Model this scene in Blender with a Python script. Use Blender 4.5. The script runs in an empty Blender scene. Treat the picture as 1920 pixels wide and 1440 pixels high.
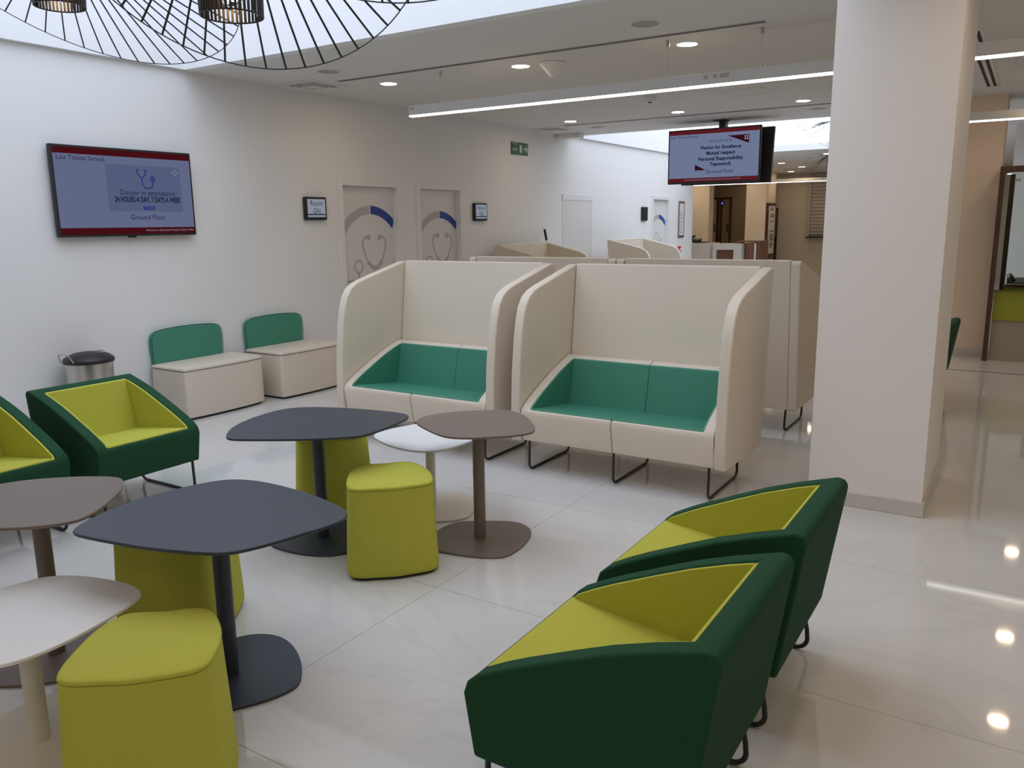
import bpy, bmesh, math, random
import numpy as np
from mathutils import Matrix, Vector
random.seed(4)
S = bpy.context.scene
COL = S.collection

# ------------------------------------------------------------------ camera
YAW, PITCH, ROLL, FPX, CAMH = -0.56709007, -0.19460944, -0.01276709, 1526.112, 1.6
def cam_basis():
    f = np.array([math.sin(YAW)*math.cos(PITCH), math.cos(YAW)*math.cos(PITCH), math.sin(PITCH)])
    r = np.array([math.cos(YAW), -math.sin(YAW), 0.0]); u = np.cross(r, f)
    c, s = math.cos(ROLL), math.sin(ROLL)
    return c*r + s*u, -s*r + c*u, f
RR, UU, FF = cam_basis()
cam = bpy.data.cameras.new('camera'); camo = bpy.data.objects.new('camera', cam); COL.objects.link(camo)
cam.sensor_fit = 'HORIZONTAL'; cam.sensor_width = 36.0; cam.lens = FPX/1920*36.0
cam.clip_start = 0.05; cam.clip_end = 200
camo.matrix_world = Matrix(((RR[0], UU[0], -FF[0], 0), (RR[1], UU[1], -FF[1], 0), (RR[2], UU[2], -FF[2], CAMH), (0, 0, 0, 1)))
S.camera = camo
# photo pixel -> point on a known plane of the room (wall, floor, table height)
def ray(x, y): return RR*((x-960)/FPX) - UU*((y-720)/FPX) + FF
EYE = np.array([0, 0, CAMH])
def onz(x, y, z=0.0): d = ray(x, y); return EYE + d*((z-CAMH)/d[2])
def onx(x, y, X): d = ray(x, y); return EYE + d*(X/d[0])
def ony(x, y, Y): d = ray(x, y); return EYE + d*(Y/d[1])

# ------------------------------------------------------------------ world, light levels, exposure
SKY1, SKY2 = 2.28, 2.0            # daylight through the two skylights
SPOT, STRIP, FRONT_FILL = 60.0, 4.0, 0.45           # downlights, linear lamps, added fill glazing behind the camera
W = bpy.data.worlds.new('world'); S.world = W; W.use_nodes = True
W.node_tree.nodes['Background'].inputs[0].default_value = (0.80, 0.89, 1.0, 1)
W.node_tree.nodes['Background'].inputs[1].default_value = 0.5
vs = S.view_settings
vs.view_transform = 'Standard'; vs.look = 'None'; vs.gamma = 1.0; vs.exposure = 0.1; vs.use_curve_mapping = False
S.cycles.use_denoising = True
S.cycles.max_bounces = 7; S.cycles.diffuse_bounces = 5; S.cycles.glossy_bounces = 4
S.cycles.sample_clamp_indirect = 6.0
S.cycles.caustics_reflective = False; S.cycles.caustics_refractive = False

# ------------------------------------------------------------------ materials
MATS = {}
def mat(name, col, rough=0.6, spec=0.5, metal=0.0, bump=None, emit=None, estr=0.0, vary=None, trans=0.0):
    m = bpy.data.materials.new(name); m.use_nodes = True
    nt = m.node_tree; b = nt.nodes['Principled BSDF']
    b.inputs['Base Color'].default_value = (*col, 1); b.inputs['Roughness'].default_value = rough
    b.inputs['Specular IOR Level'].default_value = spec; b.inputs['Metallic'].default_value = metal
    if trans: b.inputs['Transmission Weight'].default_value = trans
    if emit is not None:
        b.inputs['Emission Color'].default_value = (*emit, 1); b.inputs['Emission Strength'].default_value = estr
    if bump or vary:
        geo = nt.nodes.new('ShaderNodeTexCoord')
    if bump:
        sc, st = bump
        n = nt.nodes.new('ShaderNodeTexNoise'); n.inputs['Scale'].default_value = sc; n.inputs['Detail'].default_value = 3
        nt.links.new(geo.outputs['Object'], n.inputs['Vector'])
        bp = nt.nodes.new('ShaderNodeBump'); bp.inputs['Strength'].default_value = st; bp.inputs['Distance'].default_value = 0.002
        nt.links.new(n.outputs['Fac'], bp.inputs['Height']); nt.links.new(bp.outputs['Normal'], b.inputs['Normal'])
    if vary:
        sc, amt = vary
        n = nt.nodes.new('ShaderNodeTexNoise'); n.inputs['Scale'].default_value = sc; n.inputs['Detail'].default_value = 4
        nt.links.new(geo.outputs['Object'], n.inputs['Vector'])
        r = nt.nodes.new('ShaderNodeValToRGB')
        r.color_ramp.elements[0].position = .3; r.color_ramp.elements[1].position = .7
        r.color_ramp.elements[0].color = (*[c*(1-amt) for c in col], 1)
        r.color_ramp.elements[1].color = (*[min(1, c*(1+amt)) for c in col], 1)
        nt.links.new(n.outputs['Fac'], r.inputs[0]); nt.links.new(r.outputs[0], b.inputs['Base Color'])
    MATS[name] = m; return m
def emission(name, col, st):
    m = bpy.data.materials.new(name); m.use_nodes = True; nt = m.node_tree; nt.nodes.clear()
    e = nt.nodes.new('ShaderNodeEmission'); o = nt.nodes.new('ShaderNodeOutputMaterial')
    e.inputs[0].default_value = (*col, 1); e.inputs[1].default_value = st
    nt.links.new(e.outputs[0], o.inputs[0]); MATS[name] = m; return m
def marble(name, base, vein, rough):
    m = mat(name, base, rough, 0.5); nt = m.node_tree; b = nt.nodes['Principled BSDF']; L = nt.links.new
    g = nt.nodes.new('ShaderNodeNewGeometry')
    mp = nt.nodes.new('ShaderNodeMapping'); mp.inputs['Rotation'].default_value = (0, 0, .5); mp.inputs['Scale'].default_value = (.55, 1.2, 1)
    L(g.outputs['Position'], mp.inputs['Vector'])
    n1 = nt.nodes.new('ShaderNodeTexNoise'); n1.inputs['Scale'].default_value = 1.3; n1.inputs['Detail'].default_value = 8; n1.inputs['Distortion'].default_value = 1.6
    L(mp.outputs[0], n1.inputs['Vector'])
    r1 = nt.nodes.new('ShaderNodeValToRGB'); e = r1.color_ramp.elements
    e[0].position = .47; e[0].color = (0, 0, 0, 1); e[1].position = .53; e[1].color = (0, 0, 0, 1)
    k = r1.color_ramp.elements.new(.5); k.color = (1, 1, 1, 1)
    L(n1.outputs['Fac'], r1.inputs[0])
    n2 = nt.nodes.new('ShaderNodeTexNoise'); n2.inputs['Scale'].default_value = .9; n2.inputs['Detail'].default_value = 6
    L(mp.outputs[0], n2.inputs['Vector'])
    r2 = nt.nodes.new('ShaderNodeValToRGB'); e = r2.color_ramp.elements
    e[0].position = .3; e[0].color = (*[c*.93 for c in base], 1); e[1].position = .7; e[1].color = (*[min(1, c*1.05) for c in base], 1)
    L(n2.outputs['Fac'], r2.inputs[0])
    n3 = nt.nodes.new('ShaderNodeTexNoise'); n3.inputs['Scale'].default_value = 2.2
    L(mp.outputs[0], n3.inputs['Vector'])
    mu = nt.nodes.new('ShaderNodeMath'); mu.operation = 'MULTIPLY'; L(r1.outputs[0], mu.inputs[0]); L(n3.outputs['Fac'], mu.inputs[1])
    m2 = nt.nodes.new('ShaderNodeMath'); m2.operation = 'MULTIPLY'; L(mu.outputs[0], m2.inputs[0]); m2.inputs[1].default_value = .30
    mx = nt.nodes.new('ShaderNodeMix'); mx.data_type = 'RGBA'
    L(m2.outputs[0], mx.inputs[0]); L(r2.outputs[0], mx.inputs[6]); mx.inputs[7].default_value = (*vein, 1)
    L(mx.outputs[2], b.inputs['Base Color'])
    return m
def wood(name, c0, c1):
    m = mat(name, c0, .45); nt = m.node_tree; b = nt.nodes['Principled BSDF']; L = nt.links.new
    t = nt.nodes.new('ShaderNodeTexCoord'); mp = nt.nodes.new('ShaderNodeMapping'); mp.inputs['Scale'].default_value = (18, 18, 1.2)
    L(t.outputs['Object'], mp.inputs[0]); n = nt.nodes.new('ShaderNodeTexNoise'); n.inputs['Scale'].default_value = 2; n.inputs['Detail'].default_value = 6
    L(mp.outputs[0], n.inputs['Vector']); r = nt.nodes.new('ShaderNodeValToRGB')
    r.color_ramp.elements[0].color = (*c0, 1); r.color_ramp.elements[1].color = (*c1, 1); r.color_ramp.elements[0].position = .35; r.color_ramp.elements[1].position = .65
    L(n.outputs['Fac'], r.inputs[0]); L(r.outputs[0], b.inputs['Base Color']); return m

mat('wall_white', (.79, .79, .78), .75, .3, bump=(90, .04))
mat('shaft_white', (.84, .85, .86), .8, .2, bump=(60, .03))
mat('ceiling_white', (.74, .73, .71), .8, .2, bump=(80, .03))
mat('column_paint', (.82, .785, .755), .7, .3, bump=(90, .05))
mat('taupe_wall', (.80, .64, .50), .7, .3, bump=(90, .04))
mat('olive_wall', (.56, .50, .40), .75, .3, bump=(90, .04))
mat('beige_wall', (.76, .66, .54), .7, .3, bump=(90, .04))
mat('brown_wall', (.38, .30, .21), .6, .3, bump=(90, .04))
marble('floor_marble', (.665, .655, .64), (.48, .46, .44), .045)
marble('skirting_marble', (.62, .58, .53), (.48, .45, .42), .2)
mat('grout', (.30, .29, .27), .9, .2, bump=(200, .1))
mat('door_white', (.72, .71, .69), .5, .4, bump=(60, .02))
mat('frame_white', (.78, .775, .76), .45, .4, bump=(60, .02))
mat('decal_grey', (.46, .44, .41), .6, bump=(60, .01))
mat('decal_blue', (.018, .055, .30), .5, bump=(60, .01))
mat('lime_fabric', (.50, .50, .075), .85, .2, bump=(450, .35), vary=(300, .05))
mat('dark_green_fabric', (.013, .066, .030), .85, .2, bump=(450, .35), vary=(300, .08))
mat('teal_leather', (.058, .255, .175), .5, .4, bump=(260, .18))
mat('beige_leather', (.71, .63, .52), .5, .4, bump=(260, .18))
mat('black_metal', (.018, .018, .020), .4, .5, bump=(200, .05))
mat('black_plastic', (.012, .012, .014), .45, .5, bump=(200, .05))
mat('table_navy', (.027, .038, .058), .42, .5, bump=(500, .08))
mat('table_brown', (.175, .137, .115), .45, .5, bump=(500, .08))
mat('table_white', (.80, .80, .80), .4, .5, bump=(500, .04))
mat('cream_metal', (.70, .66, .57), .45, .5, bump=(500, .04))
mat('steel', (.60, .58, .56), .28, .5, metal=1.0, bump=(30, .05))
mat('white_plastic', (.76, .76, .75), .45, .5, bump=(80, .02))
mat('white_metal', (.72, .72, .71), .4, .5, bump=(80, .02))
mat('speaker_grille', (.42, .41, .39), .7, bump=(900, .4))
mat('slot_dark', (.012, .012, .012), .7, bump=(80, .05))
mat('red_plastic', (.55, .03, .025), .45, bump=(80, .02))
mat('sign_green', (.015, .10, .03), .5, bump=(80, .02))
mat('sign_cream', (.62, .62, .55), .5, bump=(80, .02))
wood('dark_wood', (.055, .020, .012), (.10, .040, .024))
wood('mid_wood', (.17, .075, .045), (.26, .12, .075))
mat('lime_desk', (.30, .33, .02), .5, bump=(100, .03))
mat('kick_panel', (.36, .32, .27), .55, bump=(100, .03))
mat('pane_tint', (.55, .62, .62), .05, .5, bump=(5, .01))
mat('paper', (.70, .69, .66), .7, bump=(80, .02))
mat('ink', (.02, .02, .025), .6, bump=(80, .01))
mat('shutter', (.40, .36, .31), .6, bump=(80, .03))
g = mat('glass_clear', (1, 1, 1), .02, .5, trans=1.0, bump=(8, .005)); g.node_tree.nodes['Principled BSDF'].inputs['IOR'].default_value = 1.1
g = mat('glass_green', (.86, .95, .92), .02, .5, trans=1.0, bump=(8, .005)); g.node_tree.nodes['Principled BSDF'].inputs['IOR'].default_value = 1.05
emission('sky_pane_1', (.84, .925, 1.10), SKY1)
emission('sky_pane_2', (.865, .935, 1.08), SKY2)
emission('fill_pane', (.97, .98, 1.0), FRONT_FILL)  # glow of the fill glazing added in the back wall
emission('spot_glow', (1.0, .755, .50), SPOT)
emission('strip_glow', (1.0, .96, .90), STRIP)
emission('filament', (1.0, .55, .16), 60.0)
emission('screen_dim', (.108, .125, .215), 1.0)
emission('screen_panel_dim', (.082, .098, .185), 1.0)
emission('screen_red_dim', (.050, .0045, .0065), 1.0)
emission('screen_ink', (.010, .013, .03), 1.0)
emission('screen_blue', (.012, .022, .15), 1.0)
emission('screen_pale', (.20, .22, .30), 1.0)
emission('screen_bright', (.138, .168, .272), 1.0)
emission('screen_red', (.085, .009, .013), 1.0)
emission('screen_maroon', (.030, .005, .009), 1.0)
emission('screen_white', (.42, .43, .48), 1.0)
emission('screen_grey', (.22, .245, .29), 1.0)
emission('lift_light', (.12, .10, 1.0), 1.2)

# ------------------------------------------------------------------ mesh helpers
def tag(o, label=None, cat=None, group=None, kind=None):
    if label: o['label'] = label
    if cat: o['category'] = cat
    if group: o['group'] = group
    if kind: o['kind'] = kind
    return o
def thing(name, label, cat, loc=(0, 0, 0), rz=0.0, group=None):
    o = bpy.data.objects.new(name, None); COL.objects.link(o); o.empty_display_size = .1
    o.location = loc; o.rotation_euler = (0, 0, rz); return tag(o, label, cat, group)
class MB:
    def __init__(s): s.v = []; s.f = []
    def add(s, vs, fs):
        k = len(s.v); s.v += [tuple(map(float, p)) for p in vs]; s.f += [tuple(i+k for i in f) for f in fs]; return s
    def box(s, x0, x1, y0, y1, z0, z1):
        return s.add([(x, y, z) for x in (x0, x1) for y in (y0, y1) for z in (z0, z1)],
                     [(0, 1, 3, 2), (4, 6, 7, 5), (0, 4, 5, 1), (2, 3, 7, 6), (0, 2, 6, 4), (1, 5, 7, 3)])
    def prism(s, poly, h0, h1, ax='z'):
        n = len(poly)
        def P(a, b, h): return (a, b, h) if ax == 'z' else ((h, a, b) if ax == 'x' else (a, h, b))
        vs = [P(a, b, h0) for a, b in poly] + [P(a, b, h1) for a, b in poly]
        return s.add(vs, [tuple(range(n))[::-1], tuple(range(n, 2*n))] + [(i, (i+1) % n, n+(i+1) % n, n+i) for i in range(n)])
    def tube(s, pts, r, n=8, closed=False):
        pts = [np.array(p, float) for p in pts]; m = len(pts); rings = []
        up = None
        for i in range(m):
            a = pts[i-1] if (i > 0 or closed) else pts[i]; b = pts[(i+1) % m] if (i < m-1 or closed) else pts[i]
            t = b-a; t = t/(np.linalg.norm(t)+1e-12)
            if up is None: up = np.array([0, 0, 1.]) if abs(t[2]) < .9 else np.array([1., 0, 0])
            u = up-t*(up@t); u = u/(np.linalg.norm(u)+1e-12); w = np.cross(t, u); up = u
            rings.append([pts[i]+r*(math.cos(2*math.pi*k/n)*u+math.sin(2*math.pi*k/n)*w) for k in range(n)])
        vs = [p for R_ in rings for p in R_]; fs = []
        for i in range(m if closed else m-1):
            j = (i+1) % m
            fs += [(i*n+k, i*n+(k+1) % n, j*n+(k+1) % n, j*n+k) for k in range(n)]
        if not closed: fs += [tuple(range(n))[::-1], tuple((m-1)*n+k for k in range(n))]
        return s.add(vs, fs)
    def lathe(s, prof, n=32, c=(0, 0), cap=True):
        vs = [(c[0]+r*math.cos(2*math.pi*k/n), c[1]+r*math.sin(2*math.pi*k/n), z) for r, z in prof for k in range(n)]
        fs = [(i*n+k, i*n+(k+1) % n, (i+1)*n+(k+1) % n, (i+1)*n+k) for i in range(len(prof)-1) for k in range(n)]
        if cap: fs += [tuple(range(n))[::-1], tuple((len(prof)-1)*n+k for k in range(n))]
        return s.add(vs, fs)
    def loft(s, rings, cap=True):
        n = len(rings[0]); vs = [p for R_ in rings for p in R_]
        fs = [(i*n+k, i*n+(k+1) % n, (i+1)*n+(k+1) % n, (i+1)*n+k) for i in range(len(rings)-1) for k in range(n)]
        if cap: fs += [tuple(range(n))[::-1], tuple((len(rings)-1)*n+k for k in range(n))]
        return s.add(vs, fs)
    def build(s, name, m, parent=None, bevel=0.0, seg=2, smooth=None, fix=True, loc=None):
        me = bpy.data.meshes.new(name); me.from_pydata(s.v, [], s.f); me.materials.append(MATS[m])
        if fix:
            bm = bmesh.new(); bm.from_mesh(me); bmesh.ops.recalc_face_normals(bm, faces=bm.faces); bm.to_mesh(me); bm.free()
        o = bpy.data.objects.new(name, me); COL.objects.link(o)
        if loc is not None: o.location = loc
        if parent is not None: o.parent = parent
        if bevel:
            b = o.modifiers.new('bevel', 'BEVEL'); b.width = bevel; b.segments = seg; b.limit_method = 'ANGLE'; b.angle_limit = math.radians(32); b.harden_normals = True
            me.polygons.foreach_set('use_smooth', [True]*len(me.polygons))
        elif smooth:
            me.polygons.foreach_set('use_smooth', [True]*len(me.polygons)); me.set_sharp_from_angle(angle=math.radians(smooth))
        return o
def copy_tree(o, parent=None):
    c = o.copy(); COL.objects.link(c)
    if parent is not None: c.parent = parent
    for ch in list(o.children): copy_tree(ch, c)
    return c
def struct(name, mb, m, **k):
    lab = k.pop('label', None); o = mb.build(name, m, **k); tag(o, lab, kind='structure' if k.get('parent') is None else None); return o
def boxo(name, m, parent, *b, bevel=0.0, seg=2): return MB().box(*b).build(name, m, parent, bevel=bevel, seg=seg)
def smoothloop(P, n=72):
    P = np.array(P, float)[:, :2]; m = len(P); out = []
    d = np.r_[0, np.cumsum(np.hypot(*np.diff(np.r_[P, P[:1]], axis=0).T))]
    for t in np.linspace(0, d[-1], n, endpoint=False):
        i = min(np.searchsorted(d, t, 'right')-1, m-1); u = (t-d[i])/(d[i+1]-d[i])
        p0, p1, p2, p3 = P[i-1], P[i], P[(i+1) % m], P[(i+2) % m]
        out.append(.5*((2*p1)+(-p0+p2)*u+(2*p0-5*p1+4*p2-p3)*u*u+(-p0+3*p1-3*p2+p3)*u**3))
    out = np.array(out)
    for _ in range(1): out = .5*out+.25*np.roll(out, 1, 0)+.25*np.roll(out, -1, 0)
    return out
def xf(P, a=0, s=1.0, m=1):
    P = np.array(P)*[m, 1]; c, q = math.cos(math.radians(a)), math.sin(math.radians(a))
    return s*(P@np.array([[c, -q], [q, c]]).T)
_fc = {}
def text(body, size, m, parent, M, name='lettering', ax='CENTER', squeeze=1.0, bold=0.0):
    cu = bpy.data.curves.new('t', 'FONT'); cu.body = body; cu.size = size; cu.align_x = ax; cu.align_y = 'CENTER'; cu.offset = bold; cu.resolution_u = 2
    o = bpy.data.objects.new('t', cu); COL.objects.link(o)
    dg = bpy.context.evaluated_depsgraph_get(); me = bpy.data.meshes.new_from_object(o.evaluated_get(dg))
    bpy.data.objects.remove(o); bpy.data.curves.remove(cu)
    me.transform(M @ Matrix.Diagonal((squeeze, 1, 1, 1))); me.materials.clear(); me.materials.append(MATS[m])
    r = bpy.data.objects.new(name, me); COL.objects.link(r); r.parent = parent; r['kind'] = 'stuff'; return r
def MX(X, Y, Z): return Matrix(((0, 0, 1, X), (1, 0, 0, Y), (0, 1, 0, Z), (0, 0, 0, 1)))       # faces +X, reads along +Y
def MY(X, Y, Z): return Matrix(((1, 0, 0, X), (0, 0, -1, Y), (0, 1, 0, Z), (0, 0, 0, 1)))      # faces -Y, reads along +X

# ------------------------------------------------------------------ the setting
WX, CZ = -6.40, 2.94              # left wall plane, ceiling height
FAR, BACK, RIGHT = 25.3, -5.0, 5.0
TS = 1.22
fl = struct('floor', MB().box(-11.2, RIGHT+.2, BACK-.2, 28.2, -.12, -.003), 'grout', label='grout bed under the polished marble floor tiles')
tile_me = None
xs = [-2.13+TS*k for k in range(-8, 7)]; ys = [1.47+TS*k for k in range(-6, 22)]
bigs = []
for x in xs:
    for y in ys:
        if x+TS < -6.45 and y < 16: continue
        if x > RIGHT or y < BACK-1: continue
        bigs.append((x, y))
bigs.sort(key=lambda q: math.hypot(q[0]+TS/2+1.5, q[1]+TS/2-3))
near = bigs[:280]; rest = bigs[280:]
for (x, y) in near:
    if tile_me is None:
        o = MB().box(.0011, TS-.0011, .0011, TS-.0011, -.02, 0).build('tile', 'floor_marble', fl); tile_me = o.data
    else:
        o = bpy.data.objects.new('tile', tile_me); COL.objects.link(o); o.parent = fl
    o.location = (x, y, 0)
if rest:
    mb = MB()
    for x, y in rest: mb.box(x+.0011, x+TS-.0011, y+.0011, y+TS-.0011, -.02, 0)
    tag(mb.build('far_tiles', 'floor_marble', fl), kind='stuff')

D1 = (6.67, 7.57); D2 = (8.01, 8.83); D3 = (15.29, 16.07); DH = 2.03
wl = MB()
for y0, y1 in ((BACK, D1[0]), (D1[1], D2[0]), (D2[1], D3[0]), (D3[1], 17.5)): wl.box(WX-.16, WX, y0, y1, 0, CZ)
for d in (D1, D2, D3): wl.box(WX-.16, WX, d[0], d[1], DH, CZ)
wall_left = struct('wall_left', wl, 'wall_white', label='long white side wall with doors')
mb = MB(); EX0, EX1, EZ = -2.4, 4.4, 2.5
mb.box(WX-.16, EX0, BACK-.2, BACK, 0, CZ); mb.box(EX1, RIGHT, BACK-.2, BACK, 0, CZ); mb.box(EX0, EX1, BACK-.2, BACK, EZ, CZ)
struct('wall_back', mb, 'wall_white', label='white back wall facing the booths')
wn = bpy.data.objects.new('window_3', None); COL.objects.link(wn); tag(wn, 'unseen glazing added as fill light facing the booths', kind='structure')  # added out of view to brighten the column and booth fronts
for k in range(4):
    xa = EX0+k*(EX1-EX0)/4; xb = xa+(EX1-EX0)/4
    boxo('pane', 'fill_pane', wn, xa+.03, xb-.03, BACK-.12, BACK-.10, .06, EZ-.06)
    boxo('mullion', 'white_metal', wn, xa, xa+.03, BACK-.14, BACK-.04, 0, EZ); boxo('mullion', 'white_metal', wn, xb-.03, xb, BACK-.14, BACK-.04, 0, EZ)
boxo('rail', 'white_metal', wn, EX0, EX1, BACK-.14, BACK-.04, 0, .06); boxo('rail', 'white_metal', wn, EX0, EX1, BACK-.14, BACK-.04, EZ-.06, EZ)
struct('wall_right', MB().box(RIGHT, RIGHT+.2, BACK-.2, 28, 0, CZ), 'wall_white', label='white wall on the far right side')
struct('wall_far', MB().box(-6.85, RIGHT, FAR, FAR+.2, 0, CZ), 'olive_wall', label='olive painted end wall of the lobby')
struct('wall_lobby_left', MB().box(-11.2, -11.0, 17.3, 28, 0, CZ), 'beige_wall', label='beige wall of the side lobby')
struct('wall_corner', MB().box(-11.2, WX-.16, 17.3, 17.5, 0, CZ), 'wall_white', label='white return wall of the side lobby')
# ceiling with two skylight openings
SK = [(-6.345, -.98, 1.45, 4.77), (-6.345, -1.15, 11.85, 17.0)]
cb = MB()
T = .12
t_ = .1
a0, a1, b0, b1 = SK[0]; c0, c1, d0, d1 = SK[1]
cb.box(WX-.16, RIGHT+.2, BACK-.2, b0-t_, CZ, CZ+T)
cb.box(a1+t_, RIGHT+.2, b0-t_, b1+t_, CZ, CZ+T); cb.box(WX-.16, a0-t_, b0-t_, b1+t_, CZ, CZ+T)
cb.box(WX-.16, RIGHT+.2, b1+t_, d0-t_, CZ, CZ+T)
cb.box(c1+t_, RIGHT+.2, d0-t_, d1+t_, CZ, CZ+T); cb.box(WX-.16, c0-t_, d0-t_, d1+t_, CZ, CZ+T)
cb.box(WX-.16, RIGHT+.2, d1+t_, 28.2, CZ, CZ+T); cb.box(-11.2, WX-.16, 17.3, 28.2, CZ, CZ+T)
struct('ceiling', cb, 'ceiling_white', label='flat white ceiling with two skylight openings')
for i, (x0, x1, y0, y1) in enumerate(SK):
    za, zb = ((4.5, 4.5), (4.35, 3.06))[i]
    t = .1
    mb = MB()
    for (a0, a1, b0, b1) in ((x0-t, x0, y0-t, y1+t), (x1, x1+t, y0-t, y1+t)):
        mb.add([(a, b, z) for a in (a0, a1) for (b, z) in ((b0, CZ), (b1, CZ), (b1, zb), (b0, za))],
               [(0, 1, 2, 3), (4, 7, 6, 5), (0, 4, 5, 1), (1, 5, 6, 2), (2, 6, 7, 3), (3, 7, 4, 0)])
    mb.box(x0, x1, y0-t, y0, CZ, za); mb.box(x0, x1, y1, y1+t, CZ, zb)
    struct('wall_shaft_%d' % (i+1), mb, 'shaft_white', label=('white light shaft above the lounge', 'white light shaft above the reception hall')[i])
    wn = bpy.data.objects.new('window_%d' % (i+1), None); COL.objects.link(wn); wn.location = (0, 0, 0)
    tag(wn, ('flat skylight glazing above the lounge', 'sloped skylight glazing above the reception hall')[i], kind='structure')
    MB().add([(x0-t, y0-t, za), (x1+t, y0-t, za), (x1+t, y1+t, zb), (x0-t, y1+t, zb), (x0-t, y0-t, za+.03), (x1+t, y0-t, za+.03), (x1+t, y1+t, zb+.03), (x0-t, y1+t, zb+.03)],
             [(0, 1, 2, 3), (4, 7, 6, 5), (0, 4, 5, 1), (1, 5, 6, 2), (2, 6, 7, 3), (3, 7, 4, 0)]).build('pane', 'sky_pane_%d' % (i+1), wn)
# column with stone skirting
colm = struct('wall_column', MB().box(-.985, -.39, 4.74, 5.60, 0, CZ), 'column_paint', label='square white column with stone skirting')
mb = MB(); e = .012; h = .085
mb.box(-.985-e, -.39+e, 4.74-e, 4.74, 0, h); mb.box(-.985-e, -.39+e, 5.60, 5.60+e, 0, h); mb.box(-.985-e, -.985, 4.74, 5.60, 0, h); mb.box(-.39, -.39+e, 4.74, 5.60, 0, h)
struct('trim_1', mb, 'skirting_marble', bevel=.003, label='grey stone skirting round the white column')
struct('wall_pier', MB().box(-1.30, -.40, 10.95, 11.45, 0, CZ), 'taupe_wall', label='taupe wall pier beside the reception office')
struct('trim_2', MB().box(-1.30, -.40, 10.938, 10.95, 0, .08), 'skirting_marble', bevel=.003, label='stone skirting of the taupe pier')
struct('trim_3', MB().box(-1.6, RIGHT, 9.79, 9.81, 0, .002), 'slot_dark', label='dark movement joint across the floor')
struct('wall_office', MB().box(-.39, RIGHT, 14.6, 14.8, 0, CZ), 'wall_white', label='white back wall of the reception office')
# far lobby walls: beige piers with a brown lift recess between them
struct('wall_pier_beige', MB().box(-11, -8.14, 23.6, 24.0, 0, CZ), 'beige_wall', label='beige wall beside the lift lobby')
struct('wall_lift', MB().box(-11, -6.9, 26.3, 26.5, 0, CZ), 'brown_wall', label='brown back wall of the lift lobby')
struct('wall_pillar_beige', MB().box(-7.06, -6.50, 23.6, 24.6, 0, CZ), 'beige_wall', label='beige pillar beside the directory board')
struct('wall_lift_side', MB().box(-7.06, -6.9, 24.6, 26.3, 0, CZ), 'brown_wall', label='brown side wall of the lift lobby')

# ------------------------------------------------------------------ doors in the left wall
def flat_curve(pts, w, X, closed=False):
    # flat printed stroke lying on a plane facing +X; pts in (Y,Z)
    P = np.array(pts, float); n = len(P); mb = MB(); L = []; R_ = []
    for i in range(n):
        a = P[i-1] if (i > 0 or closed) else P[i]; b = P[(i+1) % n] if (i < n-1 or closed) else P[i]
        t = b-a; t = t/np.linalg.norm(t); q = np.array([-t[1], t[0]])*w/2; L.append(P[i]+q); R_.append(P[i]-q)
    vs = [(X, *p) for p in L]+[(X, *p) for p in R_]
    fs = [(i, (i+1) % n, n+(i+1) % n, n+i) for i in range(n if closed else n-1)]
    return mb.add(vs, fs)
def disc(c, r, X, n=24): return MB().add([(X, c[0]+r*math.cos(2*math.pi*k/n), c[1]+r*math.sin(2*math.pi*k/n)) for k in range(n)], [tuple(range(n))])
def sector(c, r0, r1, a0, a1, X, clip=None, n=24):
    A = [math.radians(a0+(a1-a0)*i/n) for i in range(n+1)]
    def q(r, a):
        y, z = c[0]+r*math.cos(a), c[1]+r*math.sin(a)
        if clip: y = min(max(y, clip[0]), clip[1])
        return (X, y, z)
    return MB().add([q(r0, a) for a in A]+[q(r1, a) for a in A], [(i, i+1, n+2+i, n+1+i) for i in range(n)])
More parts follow.
